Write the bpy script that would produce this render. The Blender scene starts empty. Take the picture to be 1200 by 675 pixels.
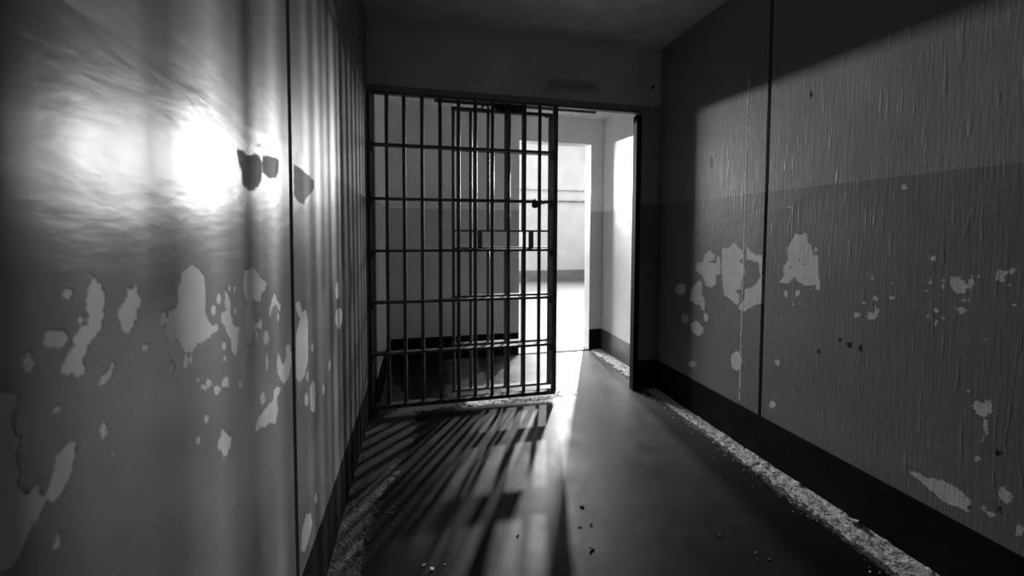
L1P, L2P, L3P, L4P, EXPO = 250.0, 500.0, 440.0, 50.0, 0.98
# outlines of scaled paint on the walls, in metres (along the wall, height)
PEEL_LEFT = [
  [(0.491,1.158),(0.5,1.155),(0.508,1.144),(0.515,1.132),(0.512,1.125),(0.51,1.112),(0.504,1.102),(0.502,1.094),(0.491,1.09),(0.482,1.083),(0.481,1.058),(0.475,1.055),(0.461,1.065),(0.455,1.071),(0.457,1.078),(0.468,1.088),(0.472,1.091),(0.47,1.099),(0.485,1.105),(0.489,1.114),(0.487,1.126),(0.489,1.145),(0.496,1.149)],
  [(0.543,1.137),(0.553,1.134),(0.561,1.137),(0.563,1.128),(0.571,1.118),(0.565,1.113),(0.561,1.101),(0.555,1.088),(0.547,1.084),(0.536,1.09),(0.53,1.105),(0.531,1.113),(0.542,1.121),(0.546,1.129)],
  [(0.462,1.099),(0.457,1.093),(0.447,1.092),(0.438,1.098),(0.435,1.106),(0.439,1.112),(0.448,1.113),(0.458,1.107)],
  [(0.43,1.086),(0.427,1.08),(0.422,1.079),(0.418,1.083),(0.416,1.09),(0.419,1.096),(0.423,1.098),(0.428,1.093)],
  [(0.47,1.14),(0.468,1.138),(0.465,1.137),(0.462,1.139),(0.461,1.142),(0.462,1.144),(0.465,1.144),(0.468,1.143)],
  [(0.499,1.041),(0.498,1.046),(0.511,1.049),(0.517,1.047),(0.515,1.042),(0.506,1.037)],
  [(0.523,1.053),(0.522,1.051),(0.518,1.051),(0.515,1.053),(0.514,1.056),(0.515,1.058),(0.519,1.058),(0.522,1.056)],
  [(0.579,1.057),(0.577,1.055),(0.573,1.055),(0.57,1.057),(0.568,1.06),(0.57,1.063),(0.574,1.063),(0.578,1.06)],
  [(0.556,1.057),(0.555,1.056),(0.553,1.056),(0.55,1.057),(0.549,1.059),(0.551,1.06),(0.553,1.06),(0.555,1.059)],
  [(0.481,1.114),(0.48,1.112),(0.479,1.112),(0.477,1.113),(0.476,1.115),(0.477,1.116),(0.479,1.116),(0.481,1.115)],
  [(0.685,1.151),(0.702,1.145),(0.721,1.131),(0.725,1.1),(0.721,1.074),(0.733,1.057),(0.743,1.048),(0.761,1.048),(0.761,1.037),(0.739,1.031),(0.715,1.026),(0.696,1.029),(0.678,1.021),(0.661,1.028),(0.651,1.041),(0.646,1.05),(0.629,1.053),(0.615,1.065),(0.618,1.079),(0.624,1.092),(0.645,1.093),(0.648,1.121),(0.659,1.141)],
  [(0.606,1.096),(0.619,1.095),(0.62,1.079),(0.607,1.076),(0.601,1.083)],
  [(0.632,1.017),(0.63,1.009),(0.626,1.007),(0.623,1.012),(0.622,1.02),(0.624,1.027),(0.628,1.029),(0.631,1.025)],
  [(0.67,1.011),(0.667,1.005),(0.663,1.004),(0.658,1.008),(0.657,1.015),(0.659,1.02),(0.664,1.022),(0.668,1.018)],
  [(0.68,1.009),(0.678,1.006),(0.674,1.005),(0.67,1.008),(0.669,1.013),(0.67,1.016),(0.675,1.017),(0.678,1.014)],
  [(0.775,1.086),(0.773,1.079),(0.767,1.077),(0.761,1.081),(0.759,1.089),(0.762,1.095),(0.768,1.097),(0.773,1.094)],
  [(0.756,1.07),(0.753,1.065),(0.746,1.063),(0.74,1.067),(0.738,1.074),(0.74,1.08),(0.747,1.081),(0.753,1.077)],
  [(0.791,1.1),(0.803,1.085),(0.815,1.071),(0.809,1.056),(0.817,1.043),(0.821,1.027),(0.843,1.021),(0.84,0.998),(0.827,0.973),(0.81,0.986),(0.808,1.01),(0.795,1.019),(0.787,1.034),(0.772,1.047),(0.773,1.062),(0.793,1.063),(0.79,1.083)],
  [(0.813,1.1),(0.811,1.095),(0.807,1.094),(0.804,1.096),(0.803,1.102),(0.805,1.107),(0.808,1.109),(0.812,1.106)],
  [(0.833,1.096),(0.831,1.092),(0.827,1.09),(0.823,1.093),(0.822,1.097),(0.824,1.101),(0.828,1.103),(0.831,1.101)],
  [(0.833,1.054),(0.831,1.049),(0.826,1.047),(0.822,1.05),(0.821,1.056),(0.823,1.061),(0.827,1.063),(0.831,1.06)],
  [(0.873,1.126),(0.921,1.126),(0.954,1.102),(0.985,1.087),(0.977,1.074),(0.958,1.069),(0.951,1.05),(0.906,1.064),(0.91,1.037),(0.914,1.01),(0.937,1.011),(0.955,1.019),(0.957,0.99),(0.925,1.0),(0.907,0.993),(0.906,0.976),(0.89,0.976),(0.881,1.0),(0.872,1.011),(0.873,1.044),(0.885,1.059),(0.866,1.087),(0.868,1.116)],
  [(1.031,1.061),(1.051,1.035),(1.07,1.024),(1.065,1.007),(1.043,1.026),(1.029,1.031),(1.014,1.022),(0.999,1.005),(0.994,1.025),(1.008,1.038)],
  [(0.997,0.961),(0.99,0.951),(0.976,0.95),(0.963,0.958),(0.959,0.971),(0.965,0.981),(0.978,0.983),(0.992,0.975)],
  [(0.986,0.913),(0.982,0.899),(0.976,0.895),(0.97,0.903),(0.968,0.919),(0.971,0.933),(0.978,0.937),(0.984,0.929)],
  [(0.934,0.984),(0.931,0.977),(0.925,0.975),(0.92,0.98),(0.918,0.988),(0.921,0.996),(0.927,0.998),(0.932,0.993)],
  [(1.059,0.995),(1.057,0.988),(1.051,0.986),(1.046,0.99),(1.044,0.998),(1.047,1.005),(1.052,1.007),(1.057,1.003)],
  [(0.888,0.968),(0.885,0.964),(0.879,0.964),(0.873,0.968),(0.871,0.973),(0.874,0.976),(0.88,0.976),(0.885,0.973)],
  [(0.904,0.964),(0.902,0.96),(0.898,0.959),(0.893,0.962),(0.892,0.968),(0.894,0.972),(0.898,0.973),(0.903,0.969)],
  [(1.044,0.916),(1.065,0.891),(1.08,0.87),(1.101,0.891),(1.099,0.913),(1.133,0.912),(1.145,0.866),(1.128,0.827),(1.085,0.825),(1.055,0.847),(1.038,0.879)],
  [(1.186,1.01),(1.226,1.006),(1.245,0.972),(1.279,0.975),(1.3,0.935),(1.296,0.878),(1.297,0.819),(1.255,0.782),(1.202,0.785),(1.179,0.803),(1.185,0.925),(1.223,0.958),(1.191,0.988)],
  [(1.708,0.891),(1.787,0.885),(1.842,0.856),(1.815,0.816),(1.753,0.798),(1.684,0.853)],
  [(1.77,0.96),(1.757,0.933),(1.732,0.926),(1.709,0.941),(1.701,0.969),(1.713,0.995),(1.737,1.003),(1.761,0.989)],
  [(1.36,0.837),(1.354,0.828),(1.342,0.827),(1.33,0.835),(1.325,0.847),(1.331,0.856),(1.344,0.857),(1.356,0.849)],
  [(1.599,0.705),(1.592,0.693),(1.576,0.692),(1.562,0.703),(1.556,0.719),(1.563,0.73),(1.579,0.731),(1.594,0.721)],
  [(1.371,0.71),(1.363,0.698),(1.346,0.698),(1.33,0.71),(1.325,0.727),(1.332,0.738),(1.349,0.738),(1.365,0.726)],
  [(1.295,0.767),(1.291,0.757),(1.283,0.756),(1.275,0.763),(1.273,0.775),(1.277,0.785),(1.285,0.787),(1.293,0.78)],
  [(0.798,0.933),(0.793,0.927),(0.781,0.928),(0.771,0.936),(0.767,0.945),(0.772,0.951),(0.783,0.95),(0.794,0.943)],
  [(0.734,0.955),(0.731,0.95),(0.724,0.95),(0.717,0.955),(0.715,0.962),(0.718,0.967),(0.725,0.967),(0.731,0.962)],
  [(0.717,0.954),(0.714,0.953),(0.708,0.955),(0.701,0.958),(0.698,0.962),(0.701,0.963),(0.708,0.961),(0.715,0.958)],
  [(0.697,0.975),(0.695,0.972),(0.691,0.972),(0.687,0.975),(0.685,0.979),(0.687,0.982),(0.691,0.981),(0.696,0.979)],
  [(0.763,0.933),(0.759,0.93),(0.751,0.931),(0.743,0.937),(0.74,0.942),(0.743,0.945),(0.752,0.944),(0.76,0.939)],
  [(1.064,0.817),(1.058,0.814),(1.045,0.817),(1.033,0.824),(1.028,0.831),(1.034,0.835),(1.046,0.832),(1.059,0.825)],
  [(0.847,0.911),(0.845,0.907),(0.841,0.907),(0.837,0.91),(0.836,0.915),(0.838,0.919),(0.842,0.92),(0.846,0.917)],
  [(0.789,0.98),(0.787,0.977),(0.783,0.977),(0.778,0.98),(0.777,0.984),(0.779,0.986),(0.783,0.986),(0.788,0.984)],
  [(0.79,1.001),(0.787,0.997),(0.781,0.996),(0.776,1.0),(0.774,1.006),(0.777,1.01),(0.782,1.011),(0.788,1.007)],
  [(0.391,1.074),(0.399,1.071),(0.412,1.065),(0.407,1.044),(0.41,1.026),(0.409,0.986),(0.417,0.978),(0.426,0.982),(0.43,0.977),(0.426,0.97),(0.431,0.959),(0.427,0.948),(0.414,0.946),(0.408,0.93),(0.399,0.928),(0.392,0.93),(0.384,0.936)],
  [(0.46,1.001),(0.467,0.994),(0.465,0.981),(0.458,0.968),(0.445,0.955),(0.439,0.953),(0.434,0.961),(0.435,0.969),(0.442,0.981),(0.443,0.995),(0.452,0.998)],
  [(0.508,0.987),(0.506,0.981),(0.502,0.981),(0.497,0.986),(0.496,0.993),(0.498,0.998),(0.503,0.999),(0.507,0.994)],
  [(0.517,0.958),(0.516,0.957),(0.514,0.957),(0.511,0.959),(0.511,0.962),(0.512,0.963),(0.514,0.962),(0.516,0.96)],
  [(0.477,0.968),(0.476,0.968),(0.473,0.969),(0.471,0.971),(0.47,0.972),(0.471,0.973),(0.474,0.972),(0.476,0.97)],
  [(0.446,0.915),(0.444,0.91),(0.441,0.91),(0.438,0.915),(0.438,0.921),(0.439,0.925),(0.442,0.926),(0.445,0.921)],
  [(0.455,1.034),(0.453,1.033),(0.45,1.034),(0.448,1.035),(0.446,1.037),(0.448,1.038),(0.451,1.038),(0.454,1.036)],
  [(0.767,0.865),(0.781,0.847),(0.797,0.834),(0.796,0.819),(0.783,0.811),(0.769,0.814),(0.76,0.829),(0.745,0.841),(0.751,0.85),(0.761,0.855)],
  [(0.774,0.803),(0.772,0.802),(0.768,0.802),(0.765,0.806),(0.764,0.809),(0.765,0.811),(0.769,0.81),(0.772,0.807)],
  [(0.694,0.88),(0.692,0.877),(0.688,0.878),(0.684,0.881),(0.683,0.886),(0.685,0.888),(0.689,0.888),(0.692,0.884)],
  [(0.723,0.903),(0.72,0.899),(0.715,0.899),(0.709,0.904),(0.707,0.91),(0.71,0.914),(0.715,0.914),(0.721,0.909)],
  [(1.044,0.831),(1.064,0.816),(1.033,0.811),(1.041,0.777),(1.02,0.753),(0.984,0.773),(0.967,0.774),(0.935,0.787),(0.904,0.789),(0.916,0.811),(0.961,0.815),(0.987,0.817),(1.01,0.811),(1.015,0.835)],
  [(0.966,0.837),(0.961,0.829),(0.95,0.829),(0.94,0.837),(0.937,0.848),(0.941,0.856),(0.952,0.856),(0.962,0.848)],
  [(1.305,0.736),(1.372,0.716),(1.366,0.626),(1.316,0.653)],
  [(1.29,0.699),(1.283,0.686),(1.27,0.686),(1.258,0.697),(1.254,0.714),(1.26,0.726),(1.273,0.727),(1.285,0.716)],
  [(1.25,0.38),(1.295,0.345),(1.309,0.303),(1.275,0.284),(1.228,0.277),(1.193,0.313),(1.204,0.354)],
  [(1.379,0.338),(1.372,0.328),(1.356,0.333),(1.342,0.348),(1.337,0.366),(1.344,0.376),(1.359,0.372),(1.374,0.356)],
  [(1.493,0.651),(1.487,0.639),(1.475,0.638),(1.464,0.648),(1.46,0.663),(1.466,0.675),(1.478,0.676),(1.489,0.666)],
]
MATTE_LEFT = [
  [(0.852,1.352),(0.875,1.356),(0.896,1.348),(0.935,1.359),(0.959,1.362),(0.971,1.345),(0.969,1.316),(0.947,1.297),(0.918,1.285),(0.892,1.283),(0.875,1.292),(0.873,1.312),(0.86,1.33)],
  [(0.975,1.365),(1.032,1.372),(1.079,1.374),(1.071,1.344),(1.055,1.329),(1.019,1.322),(0.992,1.325),(0.972,1.329)],
  [(1.187,1.382),(1.25,1.38),(1.328,1.372),(1.399,1.362),(1.388,1.332),(1.324,1.308),(1.29,1.291),(1.281,1.278),(1.229,1.283),(1.188,1.296)],
  [(0.967,1.385),(0.963,1.381),(0.952,1.378),(0.941,1.377),(0.937,1.379),(0.942,1.382),(0.952,1.385),(0.963,1.387)],
]
PEEL_RIGHT = [
  [(1.595,1.202),(1.576,1.193),(1.54,1.204),(1.534,1.156),(1.512,1.148),(1.506,1.104),(1.48,1.097),(1.475,1.02),(1.467,0.981),(1.466,0.948),(1.478,0.943),(1.488,0.97),(1.505,0.96),(1.535,0.956),(1.572,0.968),(1.597,0.991),(1.624,0.957),(1.654,0.954),(1.675,0.956),(1.655,0.985),(1.657,1.038),(1.633,1.07),(1.64,1.127),(1.613,1.171)],
  [(1.483,1.125),(1.485,1.116),(1.491,1.112),(1.497,1.115),(1.5,1.124),(1.497,1.134),(1.491,1.138),(1.485,1.134)],
  [(1.629,0.904),(1.631,0.888),(1.636,0.881),(1.642,0.886),(1.645,0.901),(1.643,0.917),(1.638,0.925),(1.632,0.919)],
  [(1.561,0.918),(1.565,0.907),(1.575,0.901),(1.585,0.904),(1.589,0.914),(1.585,0.926),(1.576,0.932),(1.566,0.928)],
  [(1.501,0.943),(1.503,0.94),(1.508,0.938),(1.513,0.939),(1.515,0.942),(1.513,0.945),(1.509,0.947),(1.504,0.946)],
  [(1.592,0.857),(1.593,0.854),(1.596,0.852),(1.6,0.853),(1.601,0.856),(1.6,0.859),(1.597,0.861),(1.593,0.86)],
  [(1.559,0.866),(1.561,0.862),(1.564,0.861),(1.567,0.861),(1.569,0.864),(1.567,0.867),(1.564,0.869),(1.561,0.868)],
  [(1.541,0.871),(1.542,0.867),(1.546,0.866),(1.549,0.866),(1.55,0.869),(1.549,0.872),(1.546,0.874),(1.543,0.873)],
  [(2.078,1.115),(2.035,1.112),(1.988,1.149),(1.954,1.12),(1.921,1.106),(1.913,1.072),(1.944,1.045),(1.905,1.017),(1.897,0.978),(1.928,0.935),(1.919,0.886),(1.965,0.874),(1.931,0.844),(1.936,0.802),(1.955,0.789),(1.997,0.813),(2.054,0.835),(2.071,0.918),(2.081,1.003)],
  [(1.896,1.132),(1.865,1.104),(1.816,1.082),(1.787,1.088),(1.778,0.83),(1.83,0.811),(1.896,0.764),(1.941,0.771),(1.929,0.798),(1.898,0.829),(1.894,0.889),(1.857,0.904),(1.822,0.923),(1.795,0.97),(1.809,1.044),(1.863,1.055),(1.894,1.058)],
  [(2.314,1.007),(2.246,1.018),(2.231,1.07),(2.192,1.094),(2.144,1.069),(2.143,1.036),(2.197,1.022),(2.127,1.016),(2.121,1.065),(2.091,1.056),(2.09,0.959),(2.132,0.944),(2.122,0.891),(2.16,0.864),(2.208,0.863),(2.251,0.932),(2.312,0.955)],
  [(2.344,0.839),(2.292,0.887),(2.25,0.898),(2.247,0.806),(2.221,0.776),(2.216,0.709),(2.244,0.709),(2.261,0.735),(2.305,0.733),(2.368,0.752),(2.361,0.801)],
  [(2.227,0.695),(2.186,0.686),(2.184,0.647),(2.216,0.64)],
  [(2.353,0.592),(2.292,0.629),(2.223,0.593),(2.23,0.556),(2.28,0.527),(2.334,0.543)],
  [(2.407,0.818),(2.423,0.786),(2.463,0.767),(2.506,0.774),(2.525,0.802),(2.508,0.836),(2.466,0.854),(2.425,0.846)],
  [(2.369,0.625),(2.38,0.599),(2.409,0.582),(2.439,0.586),(2.452,0.608),(2.441,0.635),(2.411,0.651),(2.382,0.646)],
  [(1.899,0.483),(1.91,0.439),(1.94,0.412),(1.972,0.418),(1.987,0.455),(1.975,0.5),(1.944,0.526),(1.913,0.518)],
  [(2.286,0.339),(2.297,0.32),(2.324,0.304),(2.353,0.302),(2.365,0.313),(2.354,0.333),(2.326,0.348),(2.298,0.351)],
  [(1.656,0.55),(1.661,0.54),(1.671,0.532),(1.682,0.533),(1.687,0.541),(1.683,0.552),(1.672,0.559),(1.661,0.558)],
  [(1.624,1.33),(1.628,1.326),(1.638,1.326),(1.649,1.328),(1.653,1.331),(1.649,1.334),(1.639,1.335),(1.628,1.333)],
  [(1.146,1.375),(1.149,1.368),(1.155,1.366),(1.162,1.37),(1.165,1.377),(1.163,1.384),(1.156,1.386),(1.149,1.382)],
  [(1.005,1.054),(0.98,1.054),(0.962,1.034),(0.954,1.06),(0.948,1.045),(0.95,1.016),(0.959,1.024),(0.966,1.004),(0.99,1.001),(1.001,1.019),(1.006,1.038)],
  [(0.896,1.069),(0.888,1.091),(0.873,1.086),(0.865,1.096),(0.853,1.097),(0.859,1.082),(0.873,1.077),(0.878,1.053),(0.893,1.057)],
  [(1.259,0.884),(1.237,0.881),(1.232,0.912),(1.219,0.892),(1.233,0.866),(1.247,0.852),(1.261,0.86)],
  [(0.991,0.955),(0.964,0.957),(0.963,0.938),(0.978,0.935)],
  [(1.051,1.114),(1.053,1.109),(1.057,1.106),(1.062,1.108),(1.064,1.114),(1.063,1.119),(1.058,1.122),(1.053,1.12)],
  [(1.054,1.033),(1.056,1.028),(1.06,1.025),(1.064,1.027),(1.066,1.032),(1.065,1.037),(1.06,1.04),(1.056,1.038)],
  [(1.018,1.042),(1.019,1.037),(1.023,1.034),(1.027,1.036),(1.028,1.04),(1.027,1.045),(1.023,1.048),(1.02,1.046)],
  [(1.02,1.018),(1.021,1.014),(1.024,1.013),(1.027,1.014),(1.028,1.017),(1.027,1.021),(1.024,1.023),(1.021,1.022)],
  [(1.067,1.0),(1.068,0.996),(1.07,0.995),(1.073,0.996),(1.074,0.999),(1.073,1.002),(1.071,1.004),(1.068,1.003)],
  [(1.244,1.03),(1.246,1.025),(1.25,1.023),(1.254,1.025),(1.256,1.029),(1.254,1.033),(1.25,1.035),(1.246,1.034)],
  [(1.172,1.012),(1.174,1.008),(1.177,1.006),(1.181,1.007),(1.182,1.011),(1.181,1.015),(1.178,1.017),(1.174,1.016)],
  [(1.225,0.945),(1.228,0.938),(1.234,0.934),(1.24,0.936),(1.243,0.942),(1.241,0.95),(1.235,0.953),(1.228,0.952)],
  [(1.171,0.956),(1.173,0.951),(1.177,0.948),(1.181,0.95),(1.183,0.954),(1.181,0.959),(1.177,0.962),(1.173,0.96)],
  [(1.291,0.866),(1.294,0.858),(1.301,0.853),(1.308,0.855),(1.312,0.862),(1.309,0.87),(1.302,0.875),(1.294,0.873)],
  [(1.036,0.934),(1.038,0.927),(1.043,0.924),(1.048,0.925),(1.05,0.931),(1.048,0.938),(1.044,0.941),(1.039,0.94)],
  [(1.059,0.909),(1.06,0.904),(1.064,0.902),(1.067,0.903),(1.069,0.907),(1.068,0.912),(1.064,0.914),(1.061,0.913)],
  [(1.015,0.911),(1.016,0.907),(1.019,0.905),(1.023,0.906),(1.024,0.91),(1.023,0.914),(1.02,0.916),(1.017,0.915)],
  [(1.035,0.891),(1.036,0.884),(1.041,0.88),(1.046,0.882),(1.049,0.888),(1.047,0.894),(1.042,0.898),(1.037,0.896)],
  [(0.959,0.982),(0.961,0.976),(0.965,0.974),(0.969,0.975),(0.971,0.98),(0.969,0.986),(0.965,0.989),(0.961,0.987)],
  [(0.863,1.046),(0.864,1.044),(0.865,1.042),(0.867,1.043),(0.868,1.045),(0.867,1.048),(0.866,1.049),(0.864,1.048)],
  [(0.848,0.987),(0.848,0.984),(0.851,0.982),(0.853,0.983),(0.854,0.986),(0.853,0.989),(0.851,0.991),(0.849,0.99)],
  [(0.907,0.865),(0.908,0.861),(0.91,0.859),(0.913,0.86),(0.914,0.863),(0.913,0.867),(0.911,0.869),(0.908,0.868)],
  [(0.934,1.063),(0.935,1.06),(0.937,1.058),(0.94,1.059),(0.941,1.062),(0.94,1.066),(0.938,1.067),(0.936,1.066)],
  [(1.272,0.918),(1.273,0.913),(1.277,0.911),(1.282,0.912),(1.283,0.916),(1.282,0.921),(1.278,0.923),(1.274,0.922)],
  [(0.929,0.654),(0.911,0.658),(0.89,0.674),(0.889,0.638),(0.9,0.609),(0.921,0.616),(0.935,0.631)],
  [(0.897,0.581),(0.898,0.564),(0.901,0.556),(0.904,0.561),(0.906,0.577),(0.905,0.593),(0.902,0.602),(0.899,0.596)],
  [(0.902,0.541),(0.903,0.53),(0.905,0.524),(0.908,0.527),(0.909,0.537),(0.909,0.548),(0.906,0.554),(0.904,0.551)],
  [(0.911,0.469),(0.912,0.461),(0.915,0.457),(0.918,0.458),(0.919,0.464),(0.919,0.472),(0.916,0.477),(0.913,0.475)],
  [(0.938,0.686),(0.94,0.682),(0.945,0.678),(0.951,0.678),(0.953,0.68),(0.951,0.685),(0.946,0.688),(0.94,0.689)],
  [(1.102,0.316),(1.079,0.327),(1.045,0.324),(1.002,0.341),(0.968,0.34),(0.948,0.335),(0.928,0.322),(0.927,0.284),(0.939,0.276),(0.972,0.275),(0.999,0.266),(1.029,0.288),(1.066,0.302),(1.094,0.307)],
  [(0.865,0.397),(0.849,0.419),(0.835,0.404),(0.837,0.379),(0.847,0.364),(0.862,0.379)],
  [(0.887,0.316),(0.889,0.309),(0.894,0.303),(0.899,0.302),(0.901,0.307),(0.899,0.314),(0.894,0.32),(0.889,0.321)],
  [(0.868,0.313),(0.87,0.306),(0.876,0.299),(0.882,0.297),(0.885,0.301),(0.882,0.309),(0.876,0.315),(0.87,0.317)],
  [(0.805,0.306),(0.808,0.29),(0.814,0.28),(0.821,0.28),(0.824,0.292),(0.822,0.308),(0.815,0.318),(0.809,0.317)],
  [(1.677,0.325),(1.682,0.307),(1.696,0.295),(1.71,0.295),(1.716,0.308),(1.711,0.326),(1.697,0.338),(1.683,0.338)],
]
CHIP_RIGHT = [
  [(2.174,1.634),(2.178,1.604),(2.188,1.594),(2.199,1.608),(2.205,1.639),(2.201,1.668),(2.191,1.678),(2.18,1.664)],
  [(1.535,1.842),(1.536,1.829),(1.541,1.825),(1.547,1.832),(1.55,1.847),(1.548,1.86),(1.543,1.864),(1.537,1.857)],
  [(0.864,0.514),(0.865,0.508),(0.869,0.503),(0.873,0.503),(0.875,0.508),(0.874,0.515),(0.87,0.519),(0.866,0.519)],
  [(0.922,0.298),(0.923,0.291),(0.927,0.286),(0.932,0.285),(0.934,0.29),(0.932,0.297),(0.928,0.303),(0.924,0.303)],
  [(0.853,0.337),(0.854,0.328),(0.858,0.322),(0.862,0.323),(0.864,0.329),(0.863,0.338),(0.859,0.344),(0.855,0.343)],
  [(1.358,0.745),(1.359,0.736),(1.364,0.732),(1.37,0.734),(1.372,0.741),(1.37,0.749),(1.365,0.754),(1.36,0.752)],
  [(1.315,0.734),(1.318,0.723),(1.325,0.717),(1.332,0.719),(1.336,0.728),(1.333,0.74),(1.326,0.746),(1.318,0.743)],
  [(1.275,0.731),(1.276,0.718),(1.281,0.712),(1.285,0.715),(1.288,0.727),(1.286,0.74),(1.282,0.747),(1.277,0.743)],
  [(1.45,0.666),(1.452,0.657),(1.457,0.652),(1.463,0.654),(1.465,0.661),(1.463,0.67),(1.458,0.675),(1.452,0.673)],
]
HOLE_RIGHT = [
  [(1.564,1.072),(1.566,1.069),(1.569,1.067),(1.573,1.068),(1.575,1.072),(1.574,1.075),(1.57,1.077),(1.566,1.076)],
  [(1.545,1.054),(1.546,1.051),(1.55,1.049),(1.553,1.05),(1.554,1.053),(1.553,1.056),(1.55,1.057),(1.547,1.056)],
  [(1.61,1.037),(1.612,1.032),(1.617,1.03),(1.623,1.031),(1.625,1.036),(1.623,1.041),(1.618,1.044),(1.612,1.042)],
]
STAIN_HEADER = [
  [(0.879,2.276),(1.253,2.284),(1.268,2.218),(0.867,2.204)],
]
import bpy, bmesh, math, random
import numpy as np
from mathutils import Vector, Matrix, noise

random.seed(7)
S = bpy.context.scene
COL = S.collection

# ------------------------------------------------------------------ layout (metres)
XL, XR = -0.328, 1.770          # cell side walls
YB, YF = -1.30, 2.746           # wall behind the camera, front wall with the opening
ZC = 2.570                      # cell ceiling
ZH = 2.107                      # underside of the header
HT = 0.05                       # header thickness
XJ = 1.591                      # right jamb of the opening
VX0, VX1, VY = -0.287, 1.817, 3.810   # vestibule
VZ = 2.345
DX0, DX1, DZ = 0.938, 1.679, 2.090    # doorway in the vestibule's far wall
DT = 0.13
CY = 9.57                       # far wall of the corridor
DADO = 1.418
SEAM_L, SEAM_R = 1.160, 1.762

# ------------------------------------------------------------------ helpers
def tag(o, label=None, cat=None, group=None, kind=None):
    if label: o['label'] = label
    if cat: o['category'] = cat
    if group: o['group'] = group
    if kind: o['kind'] = kind
    return o

def link(name, me, mat=None, parent=None):
    o = bpy.data.objects.new(name, me)
    COL.objects.link(o)
    if mat is not None: me.materials.append(mat)
    if parent is not None: o.parent = parent
    return o

def obj(name, bm, mat, parent=None, smooth=False):
    me = bpy.data.meshes.new(name)
    bmesh.ops.recalc_face_normals(bm, faces=bm.faces)
    if smooth:
        for f in bm.faces: f.smooth = True
    bm.to_mesh(me); bm.free()
    return link(name, me, mat, parent)

def empty(name, loc):
    o = bpy.data.objects.new(name, None); COL.objects.link(o); o.location = loc
    o.empty_display_size = 0.1
    return o

def box(bm, lo, hi, bev=0.0):
    r = bmesh.ops.create_cube(bm, size=1.0)
    vs = r['verts']
    for v in vs:
        v.co = Vector([(lo[i]+hi[i])/2 + v.co[i]*(hi[i]-lo[i]) for i in range(3)])
    if bev > 0:
        es = list({e for v in vs for e in v.link_edges})
        bmesh.ops.bevel(bm, geom=es, offset=bev, segments=2, profile=0.5, affect='EDGES')
    return bm

def rod(bm, p, q, r, n=14, r2=None, wob=0.0):
    p = Vector(p); q = Vector(q); d = q-p; L = d.length
    rot = d.to_track_quat('Z', 'Y').to_matrix().to_4x4()
    segs = max(1, int(L/0.12)) if wob else 1
    rings = []
    for k in range(segs+1):
        t = k/segs; rr = r + ((r2 if r2 is not None else r)-r)*t
        ring = []
        for i in range(n):
            a = 2*math.pi*i/n
            w = 1 + (wob*random.uniform(-1, 1) if wob else 0)
            ring.append(bm.verts.new((Matrix.Translation(p) @ rot) @ Vector((rr*w*math.cos(a), rr*w*math.sin(a), L*t))))
        rings.append(ring)
    for k in range(segs):
        for i in range(n):
            j = (i+1) % n
            bm.faces.new((rings[k][i], rings[k][j], rings[k+1][j], rings[k+1][i]))
    bm.faces.new(list(reversed(rings[0]))); bm.faces.new(rings[-1])
    return bm

def tube(bm, pts, r, n=8):
    for a, b in zip(pts[:-1], pts[1:]): rod(bm, a, b, r, n)
    return bm

# ------------------------------------------------------------------ node helpers
def new_mat(name):
    m = bpy.data.materials.new(name); m.use_nodes = True
    nt = m.node_tree
    for n in list(nt.nodes): nt.nodes.remove(n)
    out = nt.nodes.new('ShaderNodeOutputMaterial')
    b = nt.nodes.new('ShaderNodeBsdfPrincipled')
    nt.links.new(b.outputs[0], out.inputs[0])
    return m, nt, b

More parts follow.
